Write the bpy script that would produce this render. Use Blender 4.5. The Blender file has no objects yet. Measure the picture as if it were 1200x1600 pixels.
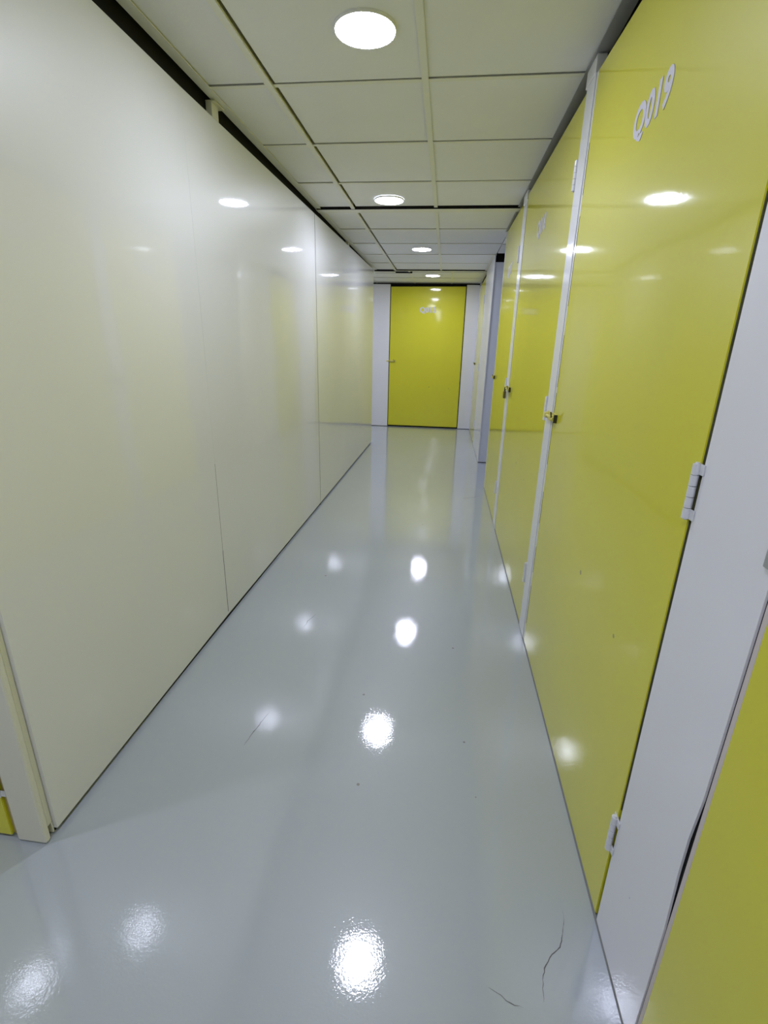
import bpy, bmesh, math, random
from mathutils import Matrix, Vector
random.seed(7)
C = bpy.context.scene.collection

# ------------------------------------------------------------------ camera
cam_d = bpy.data.cameras.new('camera')
cam = bpy.data.objects.new('camera', cam_d); C.objects.link(cam)
cam_d.sensor_fit = 'VERTICAL'; cam_d.sensor_height = 32.0
cam_d.lens = 763.99 / 1600.0 * 32.0
cam_d.clip_start = 0.02; cam_d.clip_end = 100
R = ((0.99227237, 0.12217052, 0.02167751),      # right
     (0.05977615, -0.3175878, -0.94634286),     # down
     (-0.10873069, 0.94032566, -0.32243648))    # forward
m = Matrix.Identity(4)
for i in range(3):
    m[i][0] = R[0][i]; m[i][1] = -R[1][i]; m[i][2] = -R[2][i]
m[2][3] = 1.3
cam.matrix_world = m
bpy.context.scene.camera = cam

# ------------------------------------------------------------------ world, exposure
w = bpy.data.worlds.new('world'); bpy.context.scene.world = w
w.use_nodes = True
w.node_tree.nodes['Background'].inputs[0].default_value = (0.5, 0.55, 0.6, 1)
w.node_tree.nodes['Background'].inputs[1].default_value = 0.02
vs = bpy.context.scene.view_settings
vs.view_transform = 'Standard'; vs.look = 'None'; vs.gamma = 1.0
vs.exposure = 0.0
vs.use_curve_mapping = False
bpy.context.scene.cycles.max_bounces = 16
bpy.context.scene.cycles.diffuse_bounces = 12
bpy.context.scene.cycles.glossy_bounces = 6
LAMP = 116.0
LAMP_COLOUR = (0.88, 0.925, 1.16)

# ------------------------------------------------------------------ materials
def mat(name, col, rough=0.5, coat=0.0, coat_rough=0.05, coat_ior=1.8, metal=0.0, spec=0.5,
        mottle=0.0, mottle_scale=3.0, bumps=(), specks=None, emit=None):
    """bumps: (scale, strength, distance) noise layers; specks: (scale, threshold, colour)."""
    M = bpy.data.materials.new(name); M.use_nodes = True
    nt = M.node_tree; N = nt.nodes; L = nt.links
    b = N['Principled BSDF']
    b.inputs['Base Color'].default_value = (*col, 1)
    b.inputs['Roughness'].default_value = rough
    b.inputs['Metallic'].default_value = metal
    b.inputs['Specular IOR Level'].default_value = spec
    b.inputs['Coat Weight'].default_value = coat
    b.inputs['Coat Roughness'].default_value = coat_rough
    if coat: b.inputs['Coat IOR'].default_value = coat_ior
    tc = N.new('ShaderNodeTexCoord')
    colour = None
    if mottle:
        n = N.new('ShaderNodeTexNoise'); n.inputs['Scale'].default_value = mottle_scale
        n.inputs['Detail'].default_value = 4
        L.new(tc.outputs['Object'], n.inputs['Vector'])
        mx = N.new('ShaderNodeMix'); mx.data_type = 'RGBA'
        mx.inputs['A'].default_value = (*[c * (1 - mottle) for c in col], 1)
        mx.inputs['B'].default_value = (*[min(1, c * (1 + mottle)) for c in col], 1)
        L.new(n.outputs['Fac'], mx.inputs['Factor'])
        colour = mx.outputs['Result']
    if specks:
        sc, th, sco = specks
        v = N.new('ShaderNodeTexVoronoi'); v.inputs['Scale'].default_value = sc
        L.new(tc.outputs['Object'], v.inputs['Vector'])
        n2 = N.new('ShaderNodeTexNoise'); n2.inputs['Scale'].default_value = sc * 0.35
        L.new(tc.outputs['Object'], n2.inputs['Vector'])
        ad = N.new('ShaderNodeMath'); ad.operation = 'MULTIPLY_ADD'
        L.new(n2.outputs['Fac'], ad.inputs[0]); ad.inputs[1].default_value = 0.25
        L.new(v.outputs['Distance'], ad.inputs[2])
        lt = N.new('ShaderNodeMath'); lt.operation = 'LESS_THAN'; lt.inputs[1].default_value = th
        L.new(ad.outputs[0], lt.inputs[0])
        mx2 = N.new('ShaderNodeMix'); mx2.data_type = 'RGBA'
        mx2.inputs['A'].default_value = (*col, 1); mx2.inputs['B'].default_value = (*sco, 1)
        if colour: L.new(colour, mx2.inputs['A'])
        L.new(lt.outputs[0], mx2.inputs['Factor'])
        colour = mx2.outputs['Result']
    if colour: L.new(colour, b.inputs['Base Color'])
    prev = None
    for (sc, st, di) in bumps:
        n = N.new('ShaderNodeTexNoise'); n.inputs['Scale'].default_value = sc
        n.inputs['Detail'].default_value = 3 if sc > 10 else 1
        L.new(tc.outputs['Object'], n.inputs['Vector'])
        bp = N.new('ShaderNodeBump'); bp.inputs['Strength'].default_value = st
        bp.inputs['Distance'].default_value = di
        L.new(n.outputs['Fac'], bp.inputs['Height'])
        if prev: L.new(prev, bp.inputs['Normal'])
        prev = bp.outputs['Normal']
    if prev:
        L.new(prev, b.inputs['Normal']); L.new(prev, b.inputs['Coat Normal'])
    if emit:
        b.inputs['Emission Color'].default_value = (*emit[0], 1)
        b.inputs['Emission Strength'].default_value = emit[1]
    return M

M_CREAM = mat('cream_gloss_panel', (0.735, 0.732, 0.718), 0.42, 0.9, 0.035, coat_ior=1.65, mottle=0.03, mottle_scale=1.3,
              bumps=((1.6, 0.35, 0.010), (55, 0.06, 0.0012)))
M_WHITE = mat('white_gloss_panel', (0.78, 0.77, 0.80), 0.42, 0.6, 0.08, mottle=0.03,
              bumps=((2.0, 0.3, 0.006), (60, 0.06, 0.001)), specks=(9.0, 0.135, (0.42, 0.42, 0.42)))
M_POST = mat('white_painted_post', (0.76, 0.76, 0.78), 0.4, 0.5, 0.12, bumps=((30, 0.15, 0.002),))
M_FILLER = mat('cream_painted_post', (0.70, 0.68, 0.55), 0.45, 0.5, 0.15, bumps=((30, 0.12, 0.002),))
M_YEL = mat('yellow_gloss_door', (0.66, 0.625, 0.022), 0.45, 0.75, 0.06, coat_ior=1.5, spec=0.3, mottle=0.04, mottle_scale=1.5,
            bumps=((1.8, 0.35, 0.008), (70, 0.07, 0.0012)), specks=(7.0, 0.132, (0.32, 0.29, 0.03)))
M_NUM = mat('pale_vinyl_lettering', (0.62, 0.60, 0.68), 0.5)
M_FLOOR = mat('grey_epoxy_floor', (0.385, 0.42, 0.46), 0.36, 1.0, 0.04, mottle=0.05, mottle_scale=1.2,
              bumps=((2.2, 0.2, 0.006), (30, 0.085, 0.0022), (170, 0.12, 0.0010)),
              specks=(8.0, 0.138, (0.22, 0.21, 0.2)))
M_CRACK = mat('crack_dirt', (0.13, 0.125, 0.12), 0.9)
M_TILE = mat('ceiling_tile', (0.80, 0.80, 0.79), 0.85, mottle=0.03, mottle_scale=6,
             bumps=((90, 0.25, 0.002),))
M_TBAR = mat('ceiling_bar_paint', (0.78, 0.77, 0.68), 0.5, bumps=((40, 0.05, 0.001),))
M_GALV = mat('galvanised_angle', (0.42, 0.42, 0.42), 0.45, metal=0.5, bumps=((50, 0.1, 0.001),))
M_DARK = mat('painted_gap_shade', (0.012, 0.011, 0.011), 0.8, spec=0.2, bumps=((20, 0.2, 0.002),))  # near-black colour stands in for the shade of unlit voids and gaps
M_DGREY = mat('painted_recess_shade', (0.055, 0.052, 0.05), 0.7, spec=0.3, bumps=((20, 0.2, 0.002),))  # dark colour stands in for the shade above the right doors
M_PLENUM = mat('painted_plenum_shade', (0.07, 0.068, 0.055), 0.9, spec=0.1)  # dark olive colour stands in for the shade above the tiles
M_HINGE = mat('white_painted_steel', (0.70, 0.70, 0.72), 0.35, 0.4, 0.1, bumps=((80, 0.15, 0.001),))
M_BRASS = mat('worn_brass', (0.60, 0.54, 0.12), 0.45, metal=0.1, bumps=((60, 0.2, 0.001),))
M_STEEL = mat('dark_steel', (0.05, 0.045, 0.035), 0.45, metal=0.6, bumps=((60, 0.2, 0.001),))
M_LOCK = mat('padlock_body', (0.17, 0.14, 0.04), 0.4, metal=0.6, bumps=((60, 0.2, 0.001),))
M_PINK = mat('bare_board_edge', (0.60, 0.53, 0.50), 0.6, bumps=((25, 0.3, 0.003),))
M_TAN = mat('tan_board_edge', (0.42, 0.33, 0.12), 0.6, bumps=((25, 0.3, 0.003),))
M_RING = mat('white_lamp_ring', (0.8, 0.8, 0.8), 0.4)
M_LAMP = mat('lamp_diffuser', (0.9, 0.9, 0.9), 0.5, emit=(LAMP_COLOUR, LAMP))
M_SEAL = mat('grey_sealant', (0.20, 0.205, 0.20), 0.6, bumps=((40, 0.3, 0.002),))

# ------------------------------------------------------------------ helpers
def box(bm, x0, x1, y0, y1, z0, z1, bevel=0.0, ztop_y=None):
    vs_ = [bm.verts.new((x, y, z)) for z in (z0, z1) for y in (y0, y1) for x in (x0, x1)]
    fs = [(0, 2, 3, 1), (4, 5, 7, 6), (0, 1, 5, 4), (2, 6, 7, 3), (0, 4, 6, 2), (1, 3, 7, 5)]
    faces = [bm.faces.new([vs_[i] for i in f]) for f in fs]
    if bevel:
        edges = list({e for f in faces for e in f.edges})
        bmesh.ops.bevel(bm, geom=edges, offset=bevel, segments=2, affect='EDGES', profile=0.5)
    return vs_

def cyl(bm, p0, p1, r, seg=20, r2=None):
    p0 = Vector(p0); p1 = Vector(p1); d = p1 - p0
    q = d.to_track_quat('Z', 'Y').to_matrix().to_4x4()
    q.translation = (p0 + p1) / 2
    bmesh.ops.create_cone(bm, cap_ends=True, segments=seg, radius1=r, radius2=r if r2 is None else r2,
                          depth=d.length, matrix=q)

def tube(bm, pts, r, seg=10):
    for a, b in zip(pts[:-1], pts[1:]): cyl(bm, a, b, r, seg)
    for p in pts[1:-1]:
        bmesh.ops.create_uvsphere(bm, u_segments=seg, v_segments=6, radius=r, matrix=Matrix.Translation(p))

def obj(name, bm, M, parent=None, smooth=False):
    bmesh.ops.recalc_face_normals(bm, faces=bm.faces)
    me = bpy.data.meshes.new(name); bm.to_mesh(me); bm.free()
    me.materials.append(M)
    if smooth:
        for p in me.polygons: p.use_smooth = True
    o = bpy.data.objects.new(name, me); C.objects.link(o)
    if parent: o.parent = parent
    return o

def tag(o, label, cat, group=None, kind=None):
    o['label'] = label; o['category'] = cat
    if group: o['group'] = group
    if kind: o['kind'] = kind
    return o

def empty(name, loc, rz=0.0):
    o = bpy.data.objects.new(name, None); C.objects.link(o)
    o.location = loc; o.rotation_euler = (0, 0, rz); o.empty_display_size = 0.1
    return o

def simple(name, boxes, M, label, cat, bevel=0.0, kind='structure', parent=None):
    bm = bmesh.new()
    for b in boxes: box(bm, *b, bevel=bevel)
    o = obj(name, bm, M, parent)
    if label: tag(o, label, cat, kind=kind)
    return o

# ------------------------------------------------------------------ setting: key planes (metres)
XL, XR, ZC, YE = -0.996, 0.437, 2.2295, 8.30
Y0, YL0, YL1 = -3.0, 0.885, 6.775

# floor
fl = simple('floor', [(-3.6, 3.1, Y0 - 0.05, 8.5, -0.08, 0.0)], M_FLOOR,
            'glossy grey painted floor running the length of the corridor', 'floor')

def ribbon(name, pts, width, parent):
    """a thin irregular crack line lying on the floor"""
    fine = []
    for (a, b) in zip(pts[:-1], pts[1:]):
        n = max(2, int((Vector(b) - Vector(a)).length / 0.008))
        for k in range(n):
            t = k / n
            fine.append((a[0] + (b[0] - a[0]) * t + random.uniform(-.002, .002),
                         a[1] + (b[1] - a[1]) * t + random.uniform(-.002, .002)))
    fine.append(pts[-1])
    bm = bmesh.new(); prev = None
    for i, (x, y) in enumerate(fine):
        j = min(i + 1, len(fine) - 1); k = max(i - 1, 0)
        t = Vector((fine[j][0] - fine[k][0], fine[j][1] - fine[k][1])).normalized()
        taper = min(1, 0.15 + 3 * min(i, len(fine) - 1 - i) / len(fine))
        wd = width * taper * random.uniform(.35, 1.0) / 2
        a = bm.verts.new((x - t.y * wd, y + t.x * wd, 0.0004)); b = bm.verts.new((x + t.y * wd, y - t.x * wd, 0.0004))
        if prev: bm.faces.new((prev[0], a, b, prev[1]))
        prev = (a, b)
    return obj(name, bm, M_CRACK, parent)
for pts, wd in (([(0.362, 0.87), (0.360, 0.84), (0.345, 0.80), (0.337, 0.79), (0.30, 0.75), (0.288, 0.72), (0.283, 0.68)], .0026),
                ([(0.17, 0.69), (0.188, 0.685), (0.215, 0.668), (0.24, 0.665)], .0018),
                ([(-0.575, 1.42), (-0.584, 1.389), (-0.603, 1.284), (-0.607, 1.255)], .0035),
                ([(-0.58, 2.13), (-0.605, 2.06), (-0.61, 2.0)], .003),
                ([(0.22, 4.30), (0.30, 4.34), (0.38, 4.40)], .006)):
    ribbon('floor_crack', pts, wd, fl)

# ------------------------------------------------------------------ ceiling: tiles + T bars
def ceiling(name, zones, label):
    tiles = bmesh.new(); bars = bmesh.new()
    for xs, ys, strips in zones:
        for j in range(len(ys) - 1):
            for i in range(len(xs) - 1):
                ya = ys[j] + (strips.get(ys[j], 0.006)); yb = ys[j + 1] - (0.018 if ys[j + 1] in strips else 0.0065)
                zz = ZC + random.uniform(0.001, 0.0035)
                v = box(tiles, xs[i] + (0.022 if xs[i] == -0.73 else 0.004), xs[i + 1] - 0.004, ya, yb, zz, zz + 0.014)
                s = random.uniform(-0.0015, 0.0015)
                for q in v[:2]: q.co.z += s
        for x in xs[1:-1]:
            d_ = 0.006 if x == -0.73 else 0.0
            box(bars, x - 0.0125, x + 0.0125, ys[0], ys[-1], ZC - 0.004 - d_, ZC - 0.0015)
            box(bars, x - 0.0015, x + 0.0015, ys[0], ys[-1], ZC - 0.0015, ZC + 0.03)
        for y in ys[1:-1]:
            s = strips.get(y)
            if s: box(bars, xs[0], xs[-1], y + 0.003, y + s - 0.002, ZC - 0.013, ZC + 0.004)
            else: box(bars, xs[0], xs[-1], y - 0.002, y + 0.020, ZC - 0.002, ZC - 0.0003)
    x0 = min(z[0][0] for z in zones); x1 = max(z[0][-1] for z in zones)
    o = obj(name, tiles, M_TILE)
    tag(o, label, 'ceiling', kind='structure')
    obj('ceiling_grid', bars, M_TBAR, o)
    bk = bmesh.new()
    for xs, ys, st in zones: box(bk, xs[0], xs[-1], ys[0], ys[-1], ZC + 0.05, ZC + 0.08)
    obj('ceiling_void', bk, M_PLENUM, o)
    return o
ys_main = [-2.97, -2.38, -1.79, -1.2, -0.61, -0.02, 0.43, 1.025, 1.617, 2.212, 2.797, 3.398, 3.957, 4.645, 5.252, 5.84, 6.415, 6.95]
ys_far = [6.95, 7.16, 7.745, 8.36]
ceiling('ceiling', [([-1.004, -0.73, -0.14, 0.455], ys_main, {3.957: 0.095}),
                    ([-3.5, -2.96, -2.36, -1.76, -1.16, -0.56, 0.006, 0.455], ys_far, {}),
                    ([-3.5, -2.96, -2.36, -1.76, -1.3, -1.018], [-2.97, -2.38, -1.79, -1.2, -0.61, -0.02, 0.43, 0.80], {}),
                    ([0.455, 1.05, 1.65, 2.25, 2.95], [4.76, 5.3, 5.78], {})],
        'suspended ceiling of square off-white tiles with thin metal bars')
# ceiling edge angles and the beam trim at the corridor junction
simple('trim_1', [(0.425, 0.470, Y0 + .02, 4.73, ZC - 0.006, ZC - 0.003), (0.4675, 0.4695, Y0 + .02, 4.73, ZC - 0.003, ZC + 0.04)], M_GALV,
       'dull grey metal angle along the right edge of the ceiling', 'ceiling trim')
simple('trim_2', [(-1.008, -0.968, YL0, 6.95, ZC - 0.005, ZC - 0.002), (-1.0075, -1.0055, YL0, 6.95, ZC - 0.002, ZC + 0.04)], M_TBAR,
       'off-white metal angle along the left edge of the ceiling', 'ceiling trim')
simple('trim_3', [(-1.02, -0.742, 6.97, 7.13, ZC - 0.016, ZC - 0.008), (-0.742, 0.44, 6.965, 7.00, ZC - 0.010, ZC - 0.004)], M_TBAR,
       'off-white cross strip where the ceiling meets the far passage', 'ceiling trim')
simple('trim_19', [(-1.0, 0.44, 3.9575, 3.9595, ZC - 0.0125, ZC + 0.03), (-0.742, 0.44, 6.948, 6.952, ZC - 0.012, ZC + 0.03), (-1.0, -0.73, 6.948, 6.952, ZC - 0.022, ZC + 0.03), (-1.02, -0.52, 7.131, 7.134, ZC - 0.018, ZC + 0.01)], M_DARK,
       'dark painted-in shade lines where the ceiling changes level', 'ceiling joint')  # dark strips paint in the shade at the ceiling steps
simple('trim_4', [(0.415, 0.455, 5.81, YE, ZC - 0.006, ZC - 0.003)], M_TBAR,
       'off-white metal angle above the far white block on the right', 'ceiling trim')
simple('trim_5', [(-3.5, 0.437, 8.255, 8.30, ZC - 0.008, ZC - 0.003)], M_GALV,
       'thin grey angle above the yellow door at the corridor end', 'ceiling trim')

# ------------------------------------------------------------------ walls
def sloped_panel(bm, x0, x1, y0, y1, z0, za, zb, bevel=0.0015):
    """panel whose top runs from za (at y0) to zb (at y1)"""
    vs_ = [bm.verts.new((x, y, z)) for (y, zt) in ((y0, za), (y1, zb)) for x in (x0, x1) for z in (z0, zt)]
    fs = [(0, 1, 3, 2), (4, 6, 7, 5), (0, 4, 5, 1), (2, 3, 7, 6), (0, 2, 6, 4), (1, 5, 7, 3)]
    faces = [bm.faces.new([vs_[i] for i in f]) for f in fs]
    if bevel:
        edges = list({e for f in faces for e in f.edges})
        bmesh.ops.bevel(bm, geom=edges, offset=bevel, segments=2, affect='EDGES')
def ztop(y): return 2.150 + (y - 0.9) * (2.206 - 2.150) / 5.9
bm = bmesh.new()
for a, b, xa, xb in ((YL0, 2.0374, 0.004, -0.008), (2.0376, 3.8815, -0.008, 0.0), (3.8935, YL1, 0.0, 0.010)):
    n0 = len(bm.verts)
    sloped_panel(bm, XL - 0.03, XL, a, b, 0.016, ztop(a), ztop(b), bevel=0.0003)
    bm.verts.ensure_lookup_table()
    for v_ in bm.verts[n0:]: v_.co.x += xa + (xb - xa) * (v_.co.y - a) / (b - a)
wl = obj('wall_left', bm, M_CREAM)
tag(wl, 'long glossy cream panelled wall on the left', 'wall', kind='structure')
# black boards: shade of the gaps above and below the panels put in as colour
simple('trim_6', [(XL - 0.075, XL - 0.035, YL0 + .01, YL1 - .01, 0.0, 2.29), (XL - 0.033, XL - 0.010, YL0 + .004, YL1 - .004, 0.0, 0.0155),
                  (XL - 0.03, XL - 0.002, 3.882, 3.893, 0.0, 2.17),  # dark strip paints in the shadowed panel seam
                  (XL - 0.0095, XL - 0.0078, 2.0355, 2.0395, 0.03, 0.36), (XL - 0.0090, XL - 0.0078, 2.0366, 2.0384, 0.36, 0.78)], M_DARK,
       'black painted-in shade over, under and between the panels of the cream left wall', 'recess')
for i, (y, label) in enumerate(((2.32, 'small cream bracket in the black gap over the nearer left panel'),
                                (5.20, 'small pale bracket in the black gap over the far left panel'))):
    o = empty('wall_bracket', (XL - 0.018, y, ztop(y)))
    tag(o, label, 'bracket', group='brackets over the left wall')
    b_ = bmesh.new(); box(b_, -0.014, 0.012, -0.030, 0.030, 0.0, 0.052, 0.002); obj('upright', b_, M_FILLER, o)
    b_ = bmesh.new(); box(b_, -0.014, 0.026, -0.030, 0.060, 0.052, 0.057, 0.001); obj('flange', b_, M_FILLER, o)

# near left corner: post, channel, end of the row of units facing the camera
bm = bmesh.new()
box(bm, -1.080, -0.994, 0.846, 0.864, 0.004, 2.20, 0.006)
obj_post = obj('trim_7', bm, M_FILLER); tag(obj_post, 'cream corner post at the near end of the left wall', 'corner post', kind='structure')
bm = bmesh.new()
box(bm, -1.03, -1.001, 0.866, 0.8835, 0.040, 2.18, 0.003)
box(bm, -1.03, -1.001, 0.8785, 0.8835, 0.006, 0.040, 0.001)
o = obj('trim_8', bm, M_FILLER); tag(o, 'narrow cream channel strip between corner post and left wall', 'channel', kind='structure')
simple('trim_9', [(-1.034, -1.03, 0.866, 0.884, 0.0, 2.18)], M_DARK, 'dark painted-in shade of the slot inside the narrow cream channel', 'recess')
simple('wall_left_near', [(-3.5, -2.13, 0.846, 0.90, 0.0, 2.2), (-3.5, -1.02, 0.93, 0.96, 0.0, 2.29), (-3.5, -1.02, 0.846, 0.93, 2.205, 2.29)], M_FILLER,
       'cream wall round the near left corner', 'wall')
simple('wall_left_far', [(-3.5, XL - 0.035, YL1 - 0.06, YL1 - 0.005, 0.0, 2.26)], M_CREAM, 'cream wall round the far left corner', 'wall')
simple('wall_left_end', [(-3.56, -3.5, Y0, 0.846, 0, 2.3), (-3.56, -3.5, YL1 - .06, 8.42, 0, 2.3)], M_CREAM, 'cream wall closing the left side passages', 'wall')
simple('wall_back', [(-3.5, XR, Y0 - 0.05, Y0, 0, 2.3)], M_CREAM, 'cream wall behind the camera', 'wall')
# end wall
simple('wall_end', [(-3.5, -0.940, YE, YE + 0.05, 0.008, 2.205), (0.243, XR + 0.02, YE, YE + 0.05, 0.008, 2.205)], M_WHITE,
       'white panels either side of the yellow door at the corridor end', 'wall', bevel=0.002)
simple('trim_10', [(-3.5, XR + .02, YE + 0.06, YE + 0.09, 0.0, 2.3)], M_DARK, 'black painted-in shade of the gap around the far yellow door', 'recess')
# right side
bm = bmesh.new()
# near white panel with a slightly wavy lower right edge
prof = [(0.6325, 0.006), (0.633, 0.34), (0.640, 0.47), (0.6405, 0.55), (0.634, 0.64), (0.6335, 1.2), (0.6325, 2.11)]
L_ = []; R_ = []
for y, z in prof:
    L_.append((bm.verts.new((XR, y, z)), bm.verts.new((XR + 0.004, y, z))))
    R_.append((bm.verts.new((XR, 0.8555, z)), bm.verts.new((XR + 0.004, 0.8555, z))))
for k in range(len(prof) - 1):
    bm.faces.new((L_[k][0], L_[k + 1][0], R_[k + 1][0], R_[k][0])); bm.faces.new((L_[k][1], R_[k][1], R_[k + 1][1], L_[k + 1][1]))
    bm.faces.new((L_[k][0], L_[k][1], L_[k + 1][1], L_[k + 1][0])); bm.faces.new((R_[k][0], R_[k + 1][0], R_[k + 1][1], R_[k][1]))
bm.faces.new((L_[0][0], R_[0][0], R_[0][1], L_[0][1])); bm.faces.new((L_[-1][0], L_[-1][1], R_[-1][1], R_[-1][0]))
o = obj('wall_right', bm, M_WHITE); tag(o, 'plain white panel between the two nearest yellow doors on the right', 'wall', kind='structure')
simple('trim_18', [(XR + 0.0055, XR + 0.011, 0.6315, 0.84, 0.01, 2.1)], M_DARK, 'dark painted-in shade of the slit beside the wavy lower edge of the near white panel', 'gap')  # backing strip with the shade of the slit put into its colour
simple('wall_right_near', [(XR, XR + 0.05, Y0, -0.62, 0.0, 2.3)], M_WHITE, 'white wall on the right behind the camera', 'wall')
simple('trim_11', [(0.4885, 0.52, -0.62, 4.70, 0.0, 2.30)], M_DGREY, 'dark grey painted-in shade of the recess above the yellow doors on the right', 'recess')
simple('wall_right_passage', [(0.49, 2.95, 4.70, 4.755, 0.0, 2.3)], M_WHITE, 'white wall on the near side of the right side passage', 'wall')
simple('wall_right_end', [(2.95, 3.0, 4.70, 5.87, 0.0, 2.3)], M_WHITE, 'white wall closing the right side passage', 'wall')
M_BLUE = mat('bluish_white_panel', (0.60, 0.62, 0.70), 0.5, 0.4, 0.1, mottle=0.03)
simple('wall_right_far', [(XR + 0.012, 2.95, 5.818, 5.85, 0.008, 2.155)], M_BLUE, 'bluish white panel facing the camera across the right side passage', 'wall', bevel=0.0015)
simple('trim_12', [(XR + 0.014, 2.95, 5.86, 5.89, 0.0, 2.3)], M_DARK, 'black painted-in shade of the gap above the bluish white far panel', 'recess')
simple('trim_13', [(XR, XR + 0.011, 5.81, 6.955, 0.006, 2.222), (XR, XR + 0.03, 8.165, YE - .002, 0.006, 2.222)], M_POST,
       'white panel strips beside the far door on the right', 'panel', bevel=0.0015)
simple('trim_14', [(0.485, 0.51, 5.89, YE, 0.0, 2.3)], M_DARK, 'black painted-in shade of the gap above the far right side door', 'recess')

# posts between the doors on the right
def post(name, y0, y1, ztop_, label, x0=None):
    bm = bmesh.new(); x = XR - 0.003 if x0 is None else x0
    box(bm, x, x + 0.03, y0, y1, 0.004, ztop_, 0.002)
    box(bm, x - 0.004, x + 0.03, y0 - 0.004, y1 + 0.006, ztop_ - 0.055, ztop_ - 0.002, 0.003)
    o = obj(name, bm, M_POST); return tag(o, label, 'post', kind='structure')
post('trim_15', 2.070, 2.182, ZC - 0.007, 'white post between the nearest numbered yellow door and the next')
post('trim_16', 3.540, 3.688, ZC - 0.007, 'white post between the second and third numbered yellow doors')
post('trim_17', 4.700, 4.728, ZC - 0.007, 'white end post at the mouth of the right side passage', x0=XR)
# sealant bead at the foot of the right wall
bm = bmesh.new()
v = []
for y in (-0.6, 4.72):
    v.append([bm.verts.new((XR - 0.0025, y, 0.0005)), bm.verts.new((XR + 0.001, y, 0.0045)), bm.verts.new((XR + 0.002, y, 0.0005))])
for a, b in ((0, 1), (1, 2), (2, 0)): bm.faces.new((v[0][a], v[1][a], v[1][b], v[0][b]))
o = obj('baseboard_right', bm, M_SEAL); tag(o, 'thin grey sealant line at the foot of the right wall', 'sealant line', kind='structure')

# ------------------------------------------------------------------ doors
def text_mesh(name, s, height, M, parent, loc, bold=0.055):
    cu = bpy.data.curves.new(name, 'FONT'); cu.body = s; cu.size = height / 0.70
    cu.align_x = 'CENTER'; cu.align_y = 'BOTTOM_BASELINE'; cu.extrude = 0.0006; cu.offset = bold * height
    cu.space_character = 1.03; cu.resolution_u = 4
    tmp = bpy.data.objects.new(name + '_tmp', cu); C.objects.link(tmp)
    dg = bpy.context.evaluated_depsgraph_get(); dg.update()
    me = bpy.data.meshes.new_from_object(tmp.evaluated_get(dg)); me.name = name
    bpy.data.objects.remove(tmp); bpy.data.curves.remove(cu)
    me.materials.clear(); me.materials.append(M)
    o = bpy.data.objects.new(name, me); C.objects.link(o)
    o.parent = parent; o.location = loc; o.rotation_euler = (math.pi / 2, 0, 0)
    return o

def hinge(parent, x, z, h=0.098):
    """butt hinge standing on the door edge; local frame: x along the door, -y out of the wall"""
    bm = bmesh.new()
    n = 5; seg = h / n
    for k in range(n):
        cyl(bm, (x, -0.006, z + k * seg + 0.0006), (x, -0.006, z + (k + 1) * seg - 0.0006), 0.0068, 18)
    cyl(bm, (x, -0.006, z - 0.002), (x, -0.006, z + h + 0.002), 0.0035, 12)
    hb = obj('hinge', bm, M_HINGE, parent, smooth=False); hb['label'] = 'white painted hinge barrel'
    bm = bmesh.new()
    box(bm, x - 0.014, x - 0.002, -0.0022, -0.0002, z, z + h, 0.0005)
    for zz in (z, z + h - 0.018): box(bm, x + 0.001, x + 0.017, -0.0030, -0.0002, zz, zz + 0.018, 0.0005)
    obj('hinge_leaf', bm, M_HINGE, hb)
    return hb

def latch(parent, x, z, s=1.0, reach=0.06, flat=False):
    """barrel bolt at the left door edge x, its bolt reaching left over the post"""
    bm = bmesh.new()
    box(bm, x + 0.004, x + (0.03 if flat else 0.080), -0.004, -0.0002, z - 0.017 * s, z + 0.017 * s, 0.0008)
    box(bm, x - reach, x - 0.004, -0.0075, -0.0035, z - 0.015 * s, z + 0.015 * s, 0.0008)
    la = obj('latch', bm, M_GALV if flat else M_BRASS, parent); la['label'] = 'grey metal latch strap' if flat else 'worn brass door latch'
    if flat: return la
    bm = bmesh.new()
    cyl(bm, (x - reach + 0.006, -0.014, z), (x + 0.083, -0.014, z), 0.0065 * s, 16)
    box(bm, x - reach + 0.004, x - reach + 0.034, -0.0205, -0.006, z - 0.011 * s, z + 0.011 * s, 0.003)
    box(bm, x + 0.020, x + 0.062, -0.0215, -0.003, z - 0.010 * s, z + 0.010 * s, 0.004)
    obj('bolt', bm, M_BRASS, la)
    bm = bmesh.new()
    box(bm, x + 0.083, x + 0.0865, -0.0135, -0.0005, z - 0.014 * s, z + 0.017 * s, 0.0005)
    cyl(bm, (x + 0.066, -0.019, z + 0.004), (x + 0.066, -0.023, z + 0.026), 0.0025, 10)
    obj('staple', bm, M_STEEL, la)
    return la

def door(n, loc, rz, width, z0, za, zb, number=None, num_x=None, num_z=None, num_h=0.067,
         hinges=(), latch_z=None, reach=0.06, label='', thick=0.034, flat=False):
    """local x = left to right as seen from the corridor, +y into the wall; za / zb = top height left / right"""
    r = empty('door_%d' % n, loc, rz); tag(r, label, 'door', kind='structure')
    bm = bmesh.new()
    vs_ = [bm.verts.new((x, y, z)) for (x, zt) in ((0, za), (width, zb)) for y in (0, thick) for z in (z0, zt)]
    fs = [(0, 1, 3, 2), (4, 6, 7, 5), (0, 4, 5, 1), (2, 3, 7, 6), (0, 2, 6, 4), (1, 5, 7, 3)]
    faces = [bm.faces.new([vs_[i] for i in f]) for f in fs]
    bmesh.ops.bevel(bm, geom=list({e for f in faces for e in f.edges}), offset=0.0015, segments=2, affect='EDGES')
    obj('door_panel', bm, M_YEL, r)
    if number:
        t = text_mesh('door_number', number, num_h, M_NUM, r, (num_x, -0.0008, num_z)); t['label'] = 'pale door number ' + number
    for z in hinges: hinge(r, width + 0.001, z)
    if latch_z is not None: latch(r, 0.0, latch_z, reach=reach, flat=flat)
    return r
RZ = -math.pi / 2
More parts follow.
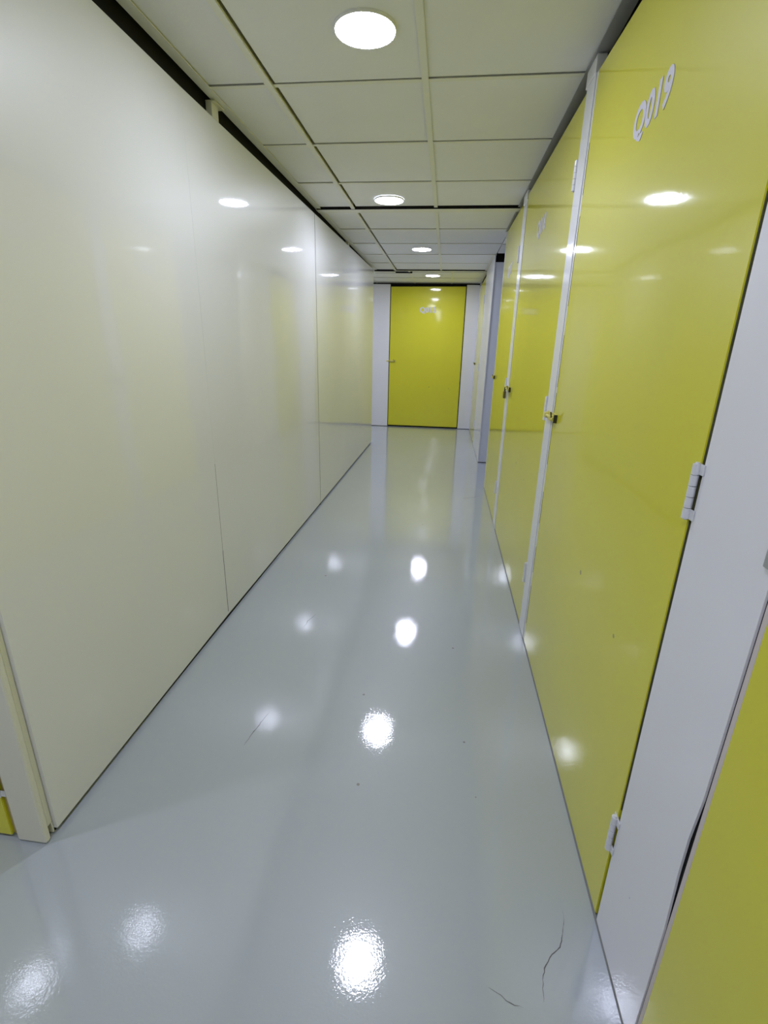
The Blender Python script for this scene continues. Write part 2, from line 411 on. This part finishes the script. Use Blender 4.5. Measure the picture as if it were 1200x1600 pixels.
# nearest, cut off at the lower right
d1 = door(1, (XR, 0.618, 0), RZ, 1.20, 0.008, 2.105, 2.10, latch_z=1.05, reach=0.027, flat=True,
          label='nearest yellow door on the right, cut off by the photo edge')
bm = bmesh.new(); box(bm, -0.0125, -0.001, 0.002, 0.03, 0.008, 2.10, 0.0015)
o = obj('edge_strip', bm, M_PINK, d1); o['label'] = 'pinkish bare edge strip'
d2 = door(2, (XR, 2.058, 0), RZ, 1.190, 0.008, 2.168, 2.095, 'Q019', 2.058 - 1.440, 1.805, 0.068, hinges=(0.225, 1.025, 1.88), latch_z=1.043, reach=0.08,
          label='yellow door numbered Q019 beside the plain white panel')
bm = bmesh.new(); box(bm, 1.1905, 1.1925, 0.0015, 0.032, 0.345, 2.08)  # bare edge, with the shade of the hinge gap put into its colour
o = obj('edge_band', bm, mat('shaded_door_edge', (0.10, 0.10, 0.03), 0.8, mottle=0.7, mottle_scale=14, bumps=((60, .4, .002),)), d2); o['label'] = 'rough bare door edge with the hinge gap shade painted in'
bm = bmesh.new(); box(bm, -0.0008, 0.016, -0.0010, 0.012, 0.012, 2.166, 0.0005)
o = obj('edge_strip', bm, M_POST, d2); o['label'] = 'white painted door edge'
bm = bmesh.new()  # broken dark strip painting in the shaded gap along the door edge
zz = 0.10
while zz < 2.0:
    ln = random.uniform(0.10, 0.30); box(bm, 0.0162, 0.0185, -0.0008, 0.003, zz, min(2.1, zz + ln)); zz += ln + random.uniform(0.02, 0.12)
obj('edge_gap_shade', bm, M_DARK, d2)
d3 = door(3, (XR, 3.530, 0), RZ, 1.342, 0.008, 2.195, 2.165, 'Q018', 3.530 - 2.895, 1.86, 0.070, hinges=(0.24, 1.012, 1.86), latch_z=1.035, reach=0.11,
          label='yellow door numbered Q018 with a padlock hanging from its latch')
d4 = door(4, (XR, 4.697, 0), RZ, 1.001, 0.008, 2.215, 2.19, 'Q017', 4.697 - 4.20, 1.83, 0.072, hinges=(0.24, 1.0, 1.84), latch_z=1.05, reach=0.03,
          label='yellow door numbered Q017 at the mouth of the right side passage')
d5 = door(5, (XR + 0.002, 8.160, 0), RZ, 1.20, 0.008, 2.165, 2.165, None, hinges=(0.24, 1.0, 1.84), latch_z=1.06, reach=0.05,
          label='far yellow side door on the right, past the side passage')
d6 = door(6, (-0.928, YE + 0.012, 0), 0.0, 1.157, 0.024, 2.172, 2.182, 'Q015', 0.587, 1.805, 0.076, hinges=(), latch_z=1.062, reach=0.05,
          label='yellow door numbered Q015 at the end of the corridor')
d7 = door(7, (-2.12, 0.852, 0), 0.0, 1.020, 0.012, 2.19, 2.19, None, hinges=(0.155, 1.02, 1.84),
          label='yellow door round the near left corner, bottom edge showing')
bm = bmesh.new(); box(bm, 1.022, 1.036, 0.006, 0.03, 0.012, 2.19, 0.001)
o = obj('edge_strip', bm, M_TAN, d7); o['label'] = 'tan bare edge strip'

# padlock hanging from the latch of door 3
pl = empty('padlock', (XR - 0.020, 3.600, 0.966))
tag(pl, 'small dark padlock hanging from the latch of the second numbered door', 'padlock')
bm = bmesh.new(); box(bm, -0.009, 0.009, -0.022, 0.022, 0.0, 0.050, 0.004); obj('body', bm, M_LOCK, pl)
bm = bmesh.new()
tube(bm, [(0, 0.013 * math.cos(a), 0.062 + 0.013 * math.sin(a)) if 0 < k < 12 else (0, 0.013 * math.cos(a), 0.046)
          for k, a in enumerate([math.pi * max(0, min(10, j - 1)) / 10 for j in range(13)])], 0.0035, 10)
obj('shackle', bm, M_STEEL, pl)

# ------------------------------------------------------------------ ceiling lights
def make_light():
    r = empty('ceiling_light', (0, 0, 0))
    bm = bmesh.new(); n = 48
    prof = [(0.0935, 0.003), (0.0935, -0.0072), (0.0950, -0.0080), (0.0970, -0.0070), (0.0985, -0.004), (0.0985, 0.003)]
    rings = [[bm.verts.new((rr * math.cos(2 * math.pi * k / n), rr * math.sin(2 * math.pi * k / n), z)) for k in range(n)] for rr, z in prof]
    for a, b in zip(rings, rings[1:] + rings[:1]):
        for k in range(n): bm.faces.new((a[k], a[(k + 1) % n], b[(k + 1) % n], b[k]))
    obj('frame', bm, M_RING, r, smooth=False)
    bm = bmesh.new()
    dome = [(0.0932, 0.0005), (0.0932, -0.0058), (0.090, -0.0066), (0.075, -0.0071), (0.050, -0.0075), (0.025, -0.0077)]
    rg = [[bm.verts.new((rr * math.cos(2 * math.pi * k / n), rr * math.sin(2 * math.pi * k / n), z)) for k in range(n)] for rr, z in dome]
    for a, b in zip(rg[:-1], rg[1:]):
        for k in range(n): bm.faces.new((a[k], a[(k + 1) % n], b[(k + 1) % n], b[k]))
    bm.faces.new(rg[0]); bm.faces.new(rg[-1])
    obj('diffuser', bm, M_LAMP, r)
    return r
G = 'round ceiling lights'
proto = make_light()
spots = [(-0.312, 1.895, 'nearest round glowing light in the ceiling, largest in view'),
         (-0.449, 3.77, 'second round ceiling light, just before the dark ceiling joint'),
         (-0.318, 5.525, 'third round ceiling light along the corridor'),
         (-0.262, 7.46, 'farthest round ceiling light, before the end door'),
         (-0.330, 0.05, 'round ceiling light above the camera'),
         (-0.330, -1.80, 'round ceiling light behind the camera'),
         (-2.150, 0.17, 'round ceiling light in the near left passage'),
         (-2.300, 7.52, 'round ceiling light in the far left passage')]
for i, (x, y, lab) in enumerate(spots):
    if i == 0: o = proto
    else:
        o = proto.copy(); C.objects.link(o)
        for ch in list(proto.children):
            c = ch.copy(); C.objects.link(c); c.parent = o
    o.location = (x, y, ZC - 0.0005)
    tag(o, lab, 'ceiling light', group=G)
